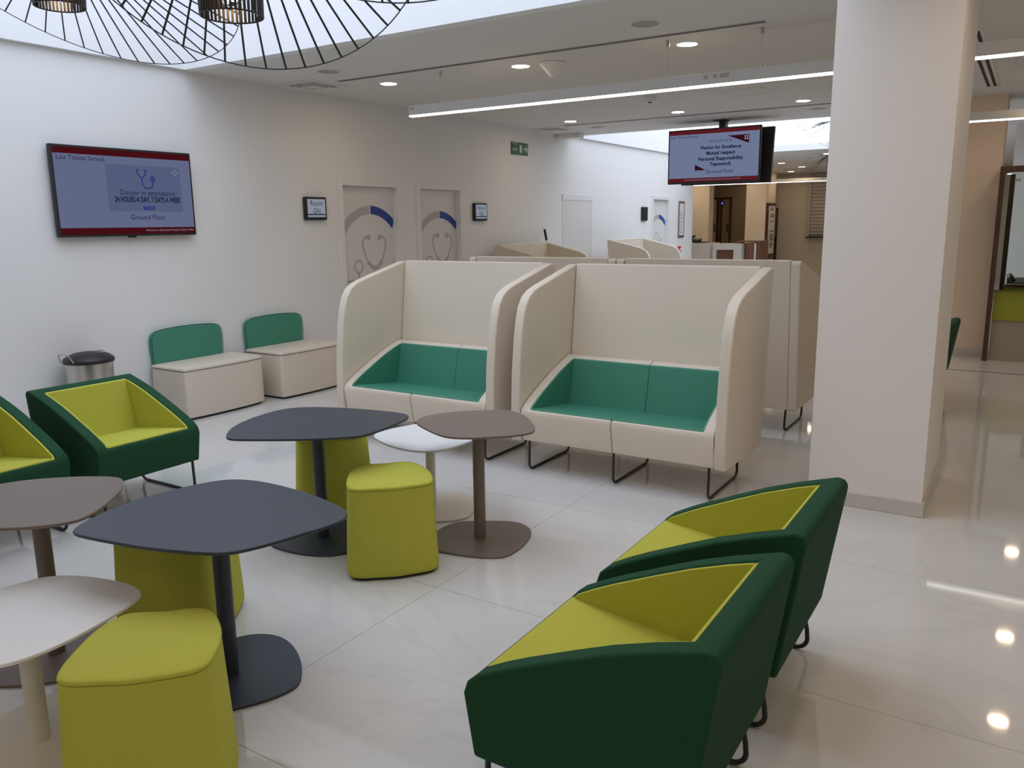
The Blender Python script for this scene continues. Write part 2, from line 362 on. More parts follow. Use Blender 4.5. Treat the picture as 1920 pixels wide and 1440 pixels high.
def clinic_door(n, d, label, picture):
    o = bpy.data.objects.new('door_%d' % n, None); COL.objects.link(o); o.location = (0, 0, 0); tag(o, label, kind='structure')
    y0, y1 = d; w = y1-y0; X = WX-.06
    boxo('door_leaf', 'door_white', o, X-.04, X, y0+.004, y1-.004, .006, DH-.004)
    fr = MB(); a = .075
    fr.box(WX-.002, WX+.014, y0-a, y0, 0, DH+a); fr.box(WX-.002, WX+.014, y1, y1+a, 0, DH+a); fr.box(WX-.002, WX+.014, y0, y1, DH, DH+a)
    fr.build('door_frame', 'frame_white', o, bevel=.004)
    XD = X+.0015; cy = y0+.55*w; cz = 1.22; c = (cy, cz)
    def arcclip(name, m, a0, a1):
        sector(c, .505*w/.9+.0, .60*w/.9+.0, a0, a1, XD, (y0+.006, y1-.006)).build(name, m, o, fix=False)
    arcclip('grey_arc', 'decal_grey', 91, 152); arcclip('blue_arc', 'decal_blue', 89, 42)
    def st(name, pts, wd, closed=False): flat_curve(pts, wd, XD, closed).build(name, 'decal_grey', o, fix=False)
    if picture == 'stethoscope':
        mb = MB()
        yc = cy+.05; pl = [(yc-.09, 1.465), (yc-.13, 1.475), (yc-.175, 1.45), (yc-.20, 1.40), (yc-.19, 1.34), (yc-.15, 1.25), (yc-.115, 1.18), (yc-.06, 1.125), (yc, 1.11), (yc+.06, 1.125), (yc+.115, 1.18), (yc+.15, 1.25), (yc+.19, 1.34), (yc+.20, 1.40), (yc+.175, 1.45), (yc+.13, 1.475), (yc+.09, 1.465)]
        for m_ in (flat_curve(pl, .026, XD), flat_curve([(yc-.12, 1.19), (yc-.06, 1.13), (yc, 1.112), (yc+.06, 1.13), (yc+.12, 1.19)], .05, XD+.0003), disc((yc-.095, 1.462), .034, XD+.0006), disc((yc+.095, 1.462), .034, XD+.0006),
                   flat_curve([(yc, 1.10), (yc, .9), (yc-.05, .72), (yc-.14, .66), (yc-.23, .72), (yc-.275, .9), (yc-.275, 1.07)], .026, XD),
                   flat_curve([(yc-.275+.066*math.cos(t), 1.14+.068*math.sin(t)) for t in np.linspace(0, 2*math.pi, 24, endpoint=False)], .022, XD, True)):
            mb.add(m_.v, m_.f)
        mb.build('stethoscope_print', 'decal_grey', o, fix=False)
    else:
        for q in (-.10, .14):
            sc = 1.0 if q < 0 else .78
            top = .75+.62*sc
            st('figure_print', [(cy+q+.10*sc*math.cos(t), top-.12*sc+.14*sc*math.sin(t)) for t in np.linspace(-.6, math.pi+.6, 20)], .02)
            st('figure_print', [(cy+q-.13*sc, .70), (cy+q-.10*sc, top-.34*sc), (cy+q, top-.27*sc), (cy+q+.10*sc, top-.34*sc), (cy+q+.13*sc, .70)], .02)
    # lever handle
    hb = MB(); hb.tube([(X, y0+.07, .99), (X+.05, y0+.07, .99), (X+.055, y0+.09, .99), (X+.055, y0+.19, .99)], .009, 8)
    hb.build('handle', 'steel', o, smooth=40)
    return o
clinic_door(1, D1, 'white clinic door with stethoscope print nearer the wall screen', 'stethoscope')
clinic_door(2, D2, 'white clinic door with stethoscope print between the two room signs', 'stethoscope')
clinic_door(3, D3, 'white door with two printed figures in the far wall', 'figures')
o = bpy.data.objects.new('door_4', None); COL.objects.link(o); tag(o, 'plain flush white wall door without handle', kind='structure')
mb = MB(); y0, y1, zt = 11.63, 12.62, 2.05
mb.box(WX-.002, WX+.006, y0-.03, y0, 0, zt); mb.box(WX-.002, WX+.006, y1, y1+.03, 0, zt); mb.box(WX-.002, WX+.010, y0-.03, y1+.03, zt-.09, zt)
mb.build('door_frame', 'frame_white', o, bevel=.002); boxo('door_leaf', 'door_white', o, WX-.002, WX+.003, y0, y1, .005, zt-.09)

# ------------------------------------------------------------------ wall fittings
def room_sign(label, y, z, w, h, lines, lit=True):
    t = thing('room_sign', label, 'sign', (WX, y, z))
    boxo('casing', 'black_plastic', t, 0, .045, -w/2, w/2, -h/2, h/2, bevel=.012)
    boxo('display', 'screen_grey' if lit else 'black_plastic', t, .044, .0462, -w/2+.025, w/2-.025, -h/2+.03, h/2-.022)
    if lit: boxo('display_rule', 'screen_ink', t, .046, .0466, -w/2+.025, w/2-.025, -h/2+.050, -h/2+.062)
    for i, s in enumerate(lines):
        text(s, .075, 'screen_ink', t, MX(.0472, 0, h*.22-i*.08), squeeze=.95)
p = onx(593, 391, WX+.04); room_sign('small black room sign reading Room GN beside a clinic door', p[1], p[2], .30, .235, ('Room', 'GN'))
p = onx(902, 397.5, WX+.04); room_sign('small black room sign right of the second stethoscope door', p[1], p[2], .30, .235, ('Room', 'GN'))
p = onx(1210, 401, WX+.04); room_sign('dark unlit room sign beside the far white door', p[1], p[2], .24, .26, (), lit=False)
p = onx(975.5, 279, WX+.02); t = thing('exit_sign', 'small green fire exit sign high on the white wall', 'sign', (WX, p[1], p[2]))
boxo('plate', 'sign_green', t, 0, .012, -.225, .225, -.085, .085)
text('Fire\nexit', .085, 'sign_cream', t, MX(.0135, -.13, 0.035))
boxo('door_symbol', 'sign_cream', t, .012, .0135, -.005, .055, -.055, .055)
text('\u2192', .15, 'sign_cream', t, MX(.0135, .15, .0), name='arrow', bold=.004)
p = onx(1278, 411.5, WX+.02); t = thing('notice_frame', 'narrow steel framed notice on the white wall by the far door', 'notice', (WX, p[1], p[2]))
boxo('frame', 'steel', t, 0, .02, -.17, .17, -.38, .38, bevel=.006); boxo('sheet', 'paper', t, .019, .022, -.12, .12, -.33, .33)
text('i', .10, 'ink', t, MX(.0235, 0, .25))
for k in range(9): boxo('text_line', 'ink', t, .022, .0228, -.08, .03+.05*((k*7) % 3)/2, .13-k*.05, .14-k*.05)
p = onx(1273.5, 467.5, WX+.02); t = thing('fire_call_point', 'small red fire call point on the white wall', 'call point', (WX, p[1], p[2]))
boxo('casing', 'red_plastic', t, 0, .045, -.055, .055, -.065, .065, bevel=.008); boxo('window', 'white_plastic', t, .044, .047, -.02, .035, -.03, .03)

# wall screen
XS = WX+.075
def ps(x, y): p = onx(x, y, XS); return p[1], p[2]
c0 = ps(91, 268); c1 = ps(369, 440); Y0, Y1, Z0, Z1 = c0[0], c1[0], c1[1]-.0, c0[1]
tv = thing('television', 'black flat wall screen reading Doctor in attendance on the white wall', 'television', (0, 0, 0))
boxo('casing', 'black_plastic', tv, WX+.03, XS-.002, Y0, Y1, Z0, Z1, bevel=.006)
boxo('wall_bracket', 'black_metal', tv, WX+.002, WX+.035, (Y0+Y1)/2-.25, (Y0+Y1)/2+.25, (Z0+Z1)/2-.2, (Z0+Z1)/2+.2)
b = .018; wS = Y1-Y0-2*b; hS = Z1-Z0-2*b
boxo('screen', 'screen_dim', tv, XS-.004, XS-.001, Y0+b, Y1-b, Z0+b, Z1-b)
def uv(u, v): return Y0+b+u*wS, Z1-b-v*hS
def rect(name, m, u0, v0, u1, v1, k=1):
    a = uv(u0, v0); c = uv(u1, v1); return boxo(name, m, tv, XS-.0015, XS+.0004*k, a[0], c[0], c[1], a[1])
rect('red_band', 'screen_red_dim', 0, 0, 1, .072); rect('red_band', 'screen_red_dim', 0, .922, 1, 1)
rect('slide', 'screen_panel_dim', .345, .165, .915, .725)
def tt(s, u, v, size, m='screen_ink', ax='CENTER', sq=1.0, bold=0.0): y, z = uv(u, v); return text(s, size, m, tv, MX(XS+.0012, y, z), ax=ax, squeeze=sq, bold=bold)
tt('Last Tickets Served:', .018, .118, .050, ax='LEFT', sq=.98)
tt('Doctor in attendance', .645, .50, .060, sq=.98)
tt('24 HOURS A DAY, 7 DAYS A WEEK', .645, .583, .062, sq=.63, bold=.0022)
tt('Ground Floor', .63, .80, .058)
tt('Welcome to Saint James Hospital, Sliema, Malta', .99, .958, .024, m='screen_pale', ax='RIGHT')
for k, s in enumerate(('f', 'o', 'in')):
    u = .612+k*.032; rect('icon', 'screen_blue', u-.013, .660, u+.013, .706, 2); tt(s, u, .680, .034, m='screen_panel_dim', bold=.001)
def sth(pts, w, closed=False):
    flat_curve([uv(*q) for q in pts], w, XS+.001, closed).build('stethoscope_icon', 'screen_blue', tv, fix=False)
sth([(.588, .215), (.572, .215), (.578, .27), (.607, .325), (.636, .27), (.642, .215), (.626, .215)], .010)
sth([(.607, .325), (.610, .40), (.628, .435), (.655, .445), (.680, .425), (.690, .385), (.690, .36)], .009)
cx, cz = uv(.690, .325); flat_curve([(cx+.021*math.cos(a), cz+.021*math.sin(a)) for a in np.linspace(0, 2*math.pi, 20, endpoint=False)], .008, XS+.001, True).build('stethoscope_icon', 'screen_blue', tv, fix=False)
disc((cx, cz), .010, XS+.001).build('stethoscope_icon', 'screen_blue', tv, fix=False)
for dx, dz in ((.016, 0), (-.016, 0), (0, .026), (0, -.026)):
    y, z = uv(.872+dx, .235+dz); boxo('cross_mark', 'screen_pale', tv, XS, XS+.001, y-.006, y+.006, z-.006, z+.006)
boxo('sensor_lip', 'black_plastic', tv, XS-.03, XS, (Y0+Y1)/2-.03, (Y0+Y1)/2+.03, Z0-.012, Z0)

# ceiling-hung pair of screens
yt = 11.10
a = ony(1254, 246, yt); c = ony(1423.5, 339.8, yt); X0, X1, Z0, Z1 = a[0], c[0]+.0, c[2], a[2]
tv = thing('television', 'black ceiling hung screen listing values above the booths', 'television', (0, 0, 0))
boxo('casing', 'black_plastic', tv, X0, X1, yt, yt+.05, Z0, Z1, bevel=.006)
boxo('screen', 'screen_bright', tv, X0+.02, X1-.02, yt-.003, yt+.001, Z0+.025, Z1-.02)
wS = X1-X0-.04; hS = Z1-Z0-.045
def uv(u, v): return X0+.02+u*wS, Z1-.02-v*hS
def rect(name, m, u0, v0, u1, v1):
    a = uv(u0, v0); c = uv(u1, v1); return boxo(name, m, tv, a[0], c[0], yt-.0045, yt-.002, c[1], a[1])
rect('red_band', 'screen_red', 0, 0, 1, .07); rect('red_band', 'screen_red', 0, .925, 1, 1)
def tt(s, u, v, size, m='screen_ink', ax='CENTER', sq=1.0, bold=0.0): x, z = uv(u, v); return text(s, size, m, tv, MY(x, yt-.0055, z), ax=ax, squeeze=sq, bold=bold)
tt('Last Tickets Served:', .012, .115, .055, ax='LEFT', sq=.9)
tt('OUR CORE VALUES', .585, .225, .045, sq=.8)
tt('Passion for Excellence', .585, .345, .062, bold=.0020)
tt('Mutual respect', .585, .455, .066, bold=.0022)
tt('Personal Responsibility', .585, .565, .066, bold=.0022)
tt('Teamwork', .585, .67, .066, bold=.0022)
tt('Ground Floor', .585, .815, .068)
tt('Welcome to Saint James Hospital, kindly take a ticket and wait for your number', .5, .962, .024, m='screen_pale')
def tri(name, pts):
    P = [uv(*q) for q in pts]; MB().prism(P, yt-.0045, yt-.002, 'y').build(name, 'screen_maroon', tv)
tri('triangle_mark', [(.655, .135), (.89, .135), (.89, .30)]); tri('triangle_mark', [(.30, .665), (.425, .78), (.30, .78)])
for dx, dz in ((.012, .022), (-.012, .022), (.012, -.022), (-.012, -.022)):
    x, z = uv(.862+dx, .192+dz); boxo('cross_mark', 'screen_white', tv, x-.008, x+.008, yt-.006, yt-.004, z-.008, z+.008)
xc = onz(1348, 224, CZ)[0]
MB().tube([(xc, yt+.16, CZ), (xc, yt+.16, Z1-.35)], .028, 12).build('ceiling_pole', 'black_metal', tv, smooth=40)
boxo('ceiling_plate', 'black_metal', tv, xc-.09, xc+.09, yt+.07, yt+.25, CZ-.012, CZ)
boxo('bracket', 'black_metal', tv, xc-.25, xc+.25, yt+.05, yt+.14, Z1-.5, Z1-.25)
t = thing('television', 'second black screen mounted back to back behind the ceiling hung screen', 'television', (0, 0, 0))
bk = MB().prism([(yt+.30, Z1+.0), (yt+.36, Z1+.0), (yt+.26, Z0-.01), (yt+.20, Z0-.01)], X0+.12, X1+.09, 'x'); bk.build('casing', 'black_plastic', t, bevel=.006)
boxo('bracket', 'black_metal', t, xc-.05, xc+.05, yt+.185, yt+.30, Z1-.30, Z1-.12); boxo('bracket', 'black_metal', t, xc+.028, xc+.07, yt+.14, yt+.24, Z1-.20, CZ)
MB().prism([(yt+.362, Z1-.02), (yt+.365, Z1-.02), (yt+.265, Z0+.02), (yt+.262, Z0+.02)], X0+.14, X1+.07, 'x').build('screen', 'screen_bright', t)

# ------------------------------------------------------------------ ceiling fittings
dl = None
def downlight(x, y):
    global dl
    if dl is None:
        dl = thing('downlight', 'round white recessed downlight glowing in the flat ceiling', 'downlight', (0, 0, CZ), group='recessed ceiling downlights')
        MB().lathe([(.078, -.004), (.092, -.003), (.094, .002), (.076, .002)], 32, cap=False).build('trim_ring', 'white_metal', dl, smooth=40)
        MB().add([(.077*math.cos(2*math.pi*k/32), .077*math.sin(2*math.pi*k/32), -.0025) for k in range(32)], [tuple(range(32))[::-1]]).build('lens', 'spot_glow', dl, fix=False)
        o = dl
    else: o = copy_tree(dl)
    o.location = (x, y, CZ)
for x, y in ((-5.42, 6.36), (-3.92, 6.36), (-2.41, 6.36), (-5.44, 10.09), (-3.92, 10.09), (-2.40, 10.06),
             (.12, 8.05), (.12, 9.86), (.12, 12.6), (.12, 15.3), (.12, 4.4), (1.7, 4.4), (1.7, 8.05), (.12, 19.1), (3.4, 4.4),
             (-.4, 2.6), (-.4, .8), (-.4, -1.0), (1.2, 2.6), (1.2, .8), (1.2, -1.0), (2.8, 2.6), (2.8, .8), (2.8, -1.0), (-2, -1.0), (-3.6, -1.0), (-5.2, -1.0), (-2, -2.8), (-.4, -2.8), (-4.4, -2.8),  # unseen downlights around the camera, added to raise the light level
             (-5.32, 20.5), (-5.26, 22.3), (-3.81, 18.27), (-7.3, 25.6), (-8.6, 22.6), (-2.4, 18.27), (-2.4, 22.3), (-4.6, 24.2), (-6.0, 24.2), (-3.2, 24.2), (-7.5, 21.2), (1.2, 9.6), (-7.0, 22.95), (-6.4, 21.9), (-8.6, 23.0), (-6.2, 19.2), (-7.4, 19.0)): downlight(x, y)  # includes extra downlights added to brighten the far lobby and the pier
def speaker(x, y, lab):
    t = thing('ceiling_speaker', lab, 'speaker', (x, y, CZ), group='round ceiling speakers')
    MB().lathe([(.0, -.006), (.095, -.006), (.10, -.004), (.10, 0)], 32, cap=False).build('grille', 'speaker_grille', t, smooth=40)
    MB().lathe([(.098, -.007), (.112, -.006), (.114, 0)], 32, cap=False).build('rim', 'white_metal', t, smooth=40)
for q in ((1210, 43), (615, 133)): p = onz(*q, CZ); speaker(p[0], p[1], 'round flush ceiling speaker between the lounge skylight and the slot diffuser')
for q in ((1120, 238), (1535, 203)): p = onz(*q, CZ); speaker(p[0], p[1], 'round flush ceiling speaker at the edge of the far skylight')
def vent(x, y, lab):
    t = thing('air_vent', lab, 'air vent', (x, y, CZ))
    for k in range(4):
        a = .235-.05*k; bw = .05 if k == 0 else .014; z = -.006-.006*k
        mb = MB(); mb.box(-a, a, -a, -a+bw, z, 0); mb.box(-a, a, a-bw, a, z, 0); mb.box(-a, -a+bw, -a+bw, a-bw, z, 0); mb.box(a-bw, a, -a+bw, a-bw, z, 0)
        mb.build('frame' if k == 0 else 'louvre', 'white_metal', t, bevel=.002)
    boxo('core', 'slot_dark', t, -.19, .19, -.19, .19, -.004, 0); boxo('centre_plate', 'white_metal', t, -.06, .06, -.06, .06, -.02, -.003, bevel=.003)
vent(-6.06, 5.99, 'square ceiling air vent beside the white wall near the lounge skylight')
vent(-6.06, 10.75, 'square ceiling air vent beside the white wall near the far skylight')
def slot(x0, x1, y0, y1, lab, along='x'):
    t = thing('slot_diffuser', lab, 'air diffuser', ((x0+x1)/2, (y0+y1)/2, CZ)); lx, ly = (x1-x0)/2, (y1-y0)/2
    boxo('trim_strip', 'white_metal', t, -lx, lx, -ly, ly, -.005, 0)
    if along == 'x':
        for s in (-1, 1): boxo('slot', 'slot_dark', t, -lx+.02, lx-.02, s*ly*.42-.009, s*ly*.42+.009, -.0065, -.004)
    else:
        for s in (-1, 1): boxo('slot', 'slot_dark', t, s*lx*.42-.014, s*lx*.42+.014, -ly+.02, ly-.02, -.0065, -.004)
slot(-5.71, -1.68, 5.92, 6.00, 'long linear slot diffuser in the ceiling above the front booths')
slot(-5.76, -1.8, 10.42, 10.50, 'long linear slot diffuser in the ceiling near the far skylight')
slot(-.60, -.46, 7.15, 10.2, 'short double slot diffuser in the ceiling behind the column', 'y')
slot(-5.9, -2.0, 22.85, 22.93, 'linear slot diffuser in the far lobby ceiling')
slot(-.1, .04, 11.7, 12.6, 'short slot diffuser in the reception office ceiling', 'y')
def linear_lamp(y, x0, x1, wires, lab):
    t = thing('linear_lamp', lab, 'pendant lamp', (x0, y, 2.575)); L = x1-x0
    boxo('housing', 'white_metal', t, 0, L, -.03, .03, .012, .095, bevel=.002)
    boxo('diffuser', 'strip_glow', t, .003, L-.003, -.028, .028, 0, .0125)
    for s in (0, L-.003): boxo('end_cap', 'white_metal', t, s, s+.003, -.03, .03, -.001, .096)
    for x in wires:
        MB().tube([(x-x0, 0, .095), (x-x0, 0, CZ-2.575)], .0018, 6).build('wire', 'steel', t)
        MB().lathe([(.009, .095), (.009, .115), (.004, .125)], 12, (x-x0, 0)).build('wire_grip', 'steel', t)
        MB().lathe([(.014, CZ-2.575-.045), (.014, CZ-2.575)], 12, (x-x0, 0)).build('ceiling_cup', 'steel', t)
    return t
t = linear_lamp(6.14, -4.98, 4.2, (-4.62, -2.48, -1.77, .2, 1.5, 3.8), 'long white linear lamp hung on wires above the front booths')
for dx, w in ((-.05, .03), (.02, .03), (.07, .07)): boxo('sticker', 'decal_grey', t, -2.13+4.98+dx, -2.13+4.98+dx+w, -.0312, -.0302, .05, .08)
boxo('sticker', 'decal_grey', t, .02, .06, -.0312, -.0302, .06, .08)
linear_lamp(10.05, -.78, 4.2, (.0, 2.0, 4.0), 'white linear lamp hung on wires in front of the taupe pier')
linear_lamp(22.6, -9.5, 4.2, (-8, -6, -4, -2, 0, 2), 'far white linear lamp hung above the reception counters')
p = onz(1037, 118, CZ); t = thing('cone_fixture', 'white cone shaped fixture pointing down from the ceiling', 'ceiling fixture', (p[0], p[1], CZ))
MB().lathe([(.118, -.002), (.118, -.010), (.10, -.025), (.03, -.105), (.022, -.115), (.0, -.116)], 32, cap=False).build('cone', 'white_plastic', t, smooth=40)
MB().lathe([(.105, 0), (.105, -.004)], 32).build('base_ring', 'slot_dark', t)
p = onz(1160, 162, CZ); t = thing('alarm_sounder', 'round red alarm sounder on the ceiling', 'alarm', (p[0], p[1], CZ))
MB().lathe([(.075, 0), (.075, -.03), (.062, -.055), (0, -.056)], 24, cap=False).build('body', 'red_plastic', t, smooth=40); MB().lathe([(.08, 0), (.08, -.008)], 24).build('base', 'red_plastic', t)
p = onz(1219, 181, CZ); t = thing('smoke_detector', 'round white smoke detector on the ceiling', 'smoke detector', (p[0], p[1], CZ))
MB().lathe([(.075, 0), (.075, -.02), (.055, -.035), (.055, -.05), (.03, -.058), (0, -.058)], 24, cap=False).build('body', 'white_plastic', t, smooth=40); MB().lathe([(.022, -.058), (.018, -.066)], 16).build('sensor', 'slot_dark', t)
t = thing('emergency_light', 'white boxy fitting on the ceiling edge by the far skylight', 'emergency light', (-6.18, 11.45, CZ))
boxo('body', 'white_plastic', t, -.2, .2, -.09, .09, -.075, 0, bevel=.02); boxo('base', 'white_metal', t, -.21, .21, -.1, .1, -.012, 0)
for q, w in (((1400, 172), .45), ((930, 190), .4)):
    p = onz(*q, CZ)
    t = thing('access_panel', ('flush white ceiling access hatch near the column', 'flush white ceiling access hatch near the clinic doors')[w < .42], 'hatch', (p[0], p[1], CZ))
    boxo('panel', 'ceiling_white', t, -w/2, w/2, -w/2, w/2, -.003, 0)
    mb = MB(); a = w/2+.012
    mb.box(-a, a, -a, -a+.008, -.004, 0); mb.box(-a, a, a-.008, a, -.004, 0); mb.box(-a, -a+.008, -a, a, -.004, 0); mb.box(a-.008, a, -a, a, -.004, 0); mb.build('frame', 'white_metal', t)

# ------------------------------------------------------------------ wire pendants
def pendant(label, C, grad, R_, bd, bh, group, other=.35, top=4.5, n=46, shade_r=.0033):
    C = np.array(C, float); t = thing('pendant_lamp', label, 'pendant lamp', tuple(C), group=group)
    g = np.array(grad, float); gl = np.linalg.norm(g); gh = g/gl; e1 = np.array([-gh[1], gh[0], 0.]); G = np.array([gh[0], gh[1], 0.])
    def ringp(a, rr):
        s = math.sin(a); tau = math.atan(gl) if s >= 0 else math.atan(gl*other)
        w = min(1, abs(s)/.35); w = w*w*(3-2*w); tau = tau*w + (.25*math.atan(gl)*(1-w))
        return rr*(math.cos(a)*e1 + s*(math.cos(tau)*G) + np.array([0, 0, -abs(s)*math.sin(tau)]))
    ring = [ringp(2*math.pi*k/96, R_) for k in range(96)]
    MB().tube(ring, shade_r*.6, 5, closed=True).build('outer_ring', 'black_metal', t)
    rt = bd*.56
    for k in range(n):
        a = 2*math.pi*(k+.5)/n; d = ringp(a, 1.0); hx = np.array([d[0], d[1], 0]); hx = hx/np.linalg.norm(hx)*rt
        MB().tube([hx, ringp(a, R_)], shade_r, 5).build('spoke', 'black_metal', t)
    mb = MB(); m = 44
    for k in range(m):
        a = 2*math.pi*k/m; ca, sa = math.cos(a), math.sin(a)
        for z0, z1, r0, r1 in ((0, -bh, rt, bd/2),):
            w = .0042; d = .002
            P0 = np.array([rt*ca, rt*sa, 0]); P1 = np.array([bd/2*ca, bd/2*sa, -bh]); q = np.array([-sa, ca, 0])*w; o_ = np.array([ca, sa, 0])*d
            mb.add([P0-q-o_, P0+q-o_, P0+q+o_, P0-q+o_, P1-q-o_, P1+q-o_, P1+q+o_, P1-q+o_], [(0, 1, 2, 3), (4, 7, 6, 5), (0, 4, 5, 1), (1, 5, 6, 2), (2, 6, 7, 3), (3, 7, 4, 0)])
    for z, r in ((0, rt), (-bh, bd/2), (-bh*.5, (rt+bd/2)/2)):
        mb.tube([(r*math.cos(2*math.pi*k/40), r*math.sin(2*math.pi*k/40), z) for k in range(40)], .0032, 5, True)
    tag(mb.build('basket', 'black_metal', t), kind='stuff')
    hb = MB()
    for k in range(4):
        a = math.pi/2*k+.3; hb.tube([(rt*math.cos(a), rt*math.sin(a), 0), (0, 0, .06)], .003, 5)
    hb.build('hanger', 'black_metal', t)
    MB().tube([(0, 0, -bh*.35), (0, 0, top-C[2])], .003, 6).build('cable', 'black_plastic', t)
    MB().lathe([(.02, -bh*.55), (.022, -bh*.3), (.012, -bh*.25)], 16).build('lamp_holder', 'black_plastic', t, smooth=40)
    zb = -bh*.93; r = .047
    bl = MB().lathe([(.001, zb)]+[(r*math.sin(q), zb+r-r*math.cos(q)) for q in np.linspace(.2, 2.3, 10)]+[(.018, -bh*.55)], 20, cap=False).build('bulb', 'glass_clear', t, smooth=60)
    MB().tube([(.012*math.cos(q*5), .012*math.sin(q*5), zb+.02+.05*q/3) for q in np.linspace(0, 3, 14)], .0040, 5).build('filament', 'filament', bl)
    return t
GP = 'black wire pendant lamps under the lounge skylight'
pendant('large black wire pendant lamp with glowing bulb above the navy tables', (-2.532, 2.121, 2.807), (-.487, 1.006), .743, .22, .458, GP, n=54, shade_r=.0046)
pendant('black wire pendant lamp hung closest to the white wall', (-3.606, 2.113, 2.802), (-.084, .567), .782, .20, .27, GP, n=54, shade_r=.0036)
pendant('black wire pendant lamp hung nearest the column', (-1.60, 1.80, 2.870), (-.487, 1.006), .743, .22, .40, GP, n=54, shade_r=.0040)
GQ = 'wire pendant lamps under the far skylight'
pendant('black wire pendant lamp directly behind the ceiling hung screens', (-4.35, 13.4, 3.02), (-.9, -.1), .95, .22, .40, GQ, other=.9, top=3.95, shade_r=.0026)
pendant('black wire pendant lamp against the far skylight beside the column', (-2.55, 13.0, 3.02), (.3, .6), .80, .22, .40, GQ, other=.6, top=4.0, shade_r=.0024)
pendant('black wire pendant lamp hung low beyond the far skylight', (-3.55, 17.6, 2.85), (-.9, .2), .80, .22, .36, GQ, other=.9, top=CZ, shade_r=.0026)

# ------------------------------------------------------------------ upholstered seat modules
MW, ARM = .645, .066
FBp, FTp = (.030, .207), (.000, .385)
ARC = [(.012, .420), (.042, .446), (.105, .480), (.17, .511), (.30, .568), (.41, .614), (.52, .652), (.605, .677)]
TOPR = [(.650, .690), (.676, .686), (.688, .664)]
RBp = (.62, .207)
CR = (.535, .350)
def seat_module(parent, x0, W_, la, ra, shell, pad, name='shell'):
    P_full = [FBp, FTp]+ARC+TOPR+[RBp]; P_mid = [FBp, FTp, ARC[0], CR, ARC[-1]]+TOPR+[RBp]
    bm = bmesh.new()
    def V(x, p): return bm.verts.new((x, p[0], p[1]))
    xa = x0+(ARM if la else 0); xb = x0+W_-(ARM if ra else 0)
    A = {p: V(xa, p) for p in P_full+[CR]}; B = {p: V(xb, p) for p in P_full+[CR]}
    used = set()
    for i in range(len(P_mid)):
        p, q = P_mid[i], P_mid[(i+1) % len(P_mid)]; bm.faces.new((A[p], A[q], B[q], B[p]))
    for flag, E_, x in ((la, A, x0), (ra, B, x0+W_)):
        if flag:
            O = {p: V(x, p) for p in P_full}
            for i in range(len(P_full)):
                p, q = P_full[i], P_full[(i+1) % len(P_full)]; bm.faces.new((O[p], O[q], E_[q], E_[p]))
            bm.faces.new([O[p] for p in P_full]); bm.faces.new([E_[p] for p in ARC]+[E_[CR]])
        else:
            bm.faces.new([E_[p] for p in P_mid])
            for p in ARC[1:-1]: bm.verts.remove(E_[p])
    bmesh.ops.recalc_face_normals(bm, faces=bm.faces)
    me = bpy.data.meshes.new(name); bm.to_mesh(me); bm.free(); me.materials.append(MATS[shell])
    o = bpy.data.objects.new(name, me); COL.objects.link(o); o.parent = parent
    b = o.modifiers.new('bevel', 'BEVEL'); b.width = .011; b.segments = 3; b.limit_method = 'ANGLE'; b.angle_limit = math.radians(36); b.harden_normals = True
    me.polygons.foreach_set('use_smooth', [True]*len(me.polygons))
    e = .003; xl = xa+(e if la else -.0006); xr = xb-(e if ra else -.0006); th = .010
    f0 = (ARC[0][0]+.006, ARC[0][1]-.003); sub = parent if parent.get('category') == 'armchair' else o
    ps_ = [f0, (f0[0]+.004, f0[1]+th), (CR[0]-.004, CR[1]+th+.004), (CR[0], CR[1]-.001)]
    MB().prism(ps_, xl, xr, 'x').build('seat_pad', pad, sub, bevel=.004, seg=2)
    tb = ARC[-1]
    pb = [(CR[0]+.001, CR[1]+th), (CR[0]-th, CR[1]+th), (tb[0]-th-.002, tb[1]-.010), (tb[0]+.001, tb[1]-.004)]
    MB().prism(pb, xl, xr, 'x').build('back_pad', pad, sub, bevel=.004, seg=2)
    for flag, xi, s in ((la, xa, 1), (ra, xb, -1)):
        if flag:
            poly = [(a-.0, b_-.006) for a, b_ in ARC[1:-1]]+[(tb[0]-.012, tb[1]-.010), (CR[0]-.012, CR[1]+.008), (ARC[0][0]+.012, ARC[0][1]+.002)]
            MB().prism(poly, xi-s*.002, xi+s*th, 'x').build('side_pad', pad, sub, bevel=.003, seg=2)
    return o
def sled(parent, x, rear=.585, wide=.0):
    r = .0085; q = .042; P = [(x, .055, .212), (x, .05, .06)]
    P += [(x, .05+q-q*math.cos(a), .0095+q-q*math.sin(a)) for a in np.linspace(.1, math.pi/2, 6)]
    P += [(x, rear-q+q*math.sin(a), .0095+q-q*math.cos(a)) for a in np.linspace(0, math.pi/2, 7)] + [(x, rear-.004, .09), (x, rear-.03, .212)]
    o = MB().tube(P, r, 8).build('leg', 'black_metal', parent, smooth=50)
    for y in (.11, rear-.07): MB().lathe([(.011, .0), (.011, .006)], 10, (x, y)).build('glide', 'black_plastic', o)
    return o
def armchair(name_label, loc, rz, group):
    t = thing('armchair', name_label, 'armchair', loc, rz, group)
    seat_module(t, 0, MW, True, True, 'dark_green_fabric', 'lime_fabric')
    sled(t, .035); sled(t, MW-.035); return t
GA = 'dark green armchairs with lime seats'
armchair('dark green armchair with lime seat beside the beige bench and steel bin', (-4.165, 2.375, 0), math.pi/2, GA)
armchair('dark green armchair with lime seat behind the taupe side table', (-4.205, 1.60, 0), math.pi/2, GA)
armchair('dark green armchair with lime seat in front of the square white column', (-1.172, 3.005, 0), -math.pi/2, GA)
armchair('dark green armchair with lime seat backed against its twin, farther from the column', (-1.168, 2.215, 0), -math.pi/2, GA)
armchair('dark green armchair glimpsed behind the column, closer to the taupe pier', (-1.205, 8.62, 0), -math.pi/2, GA)
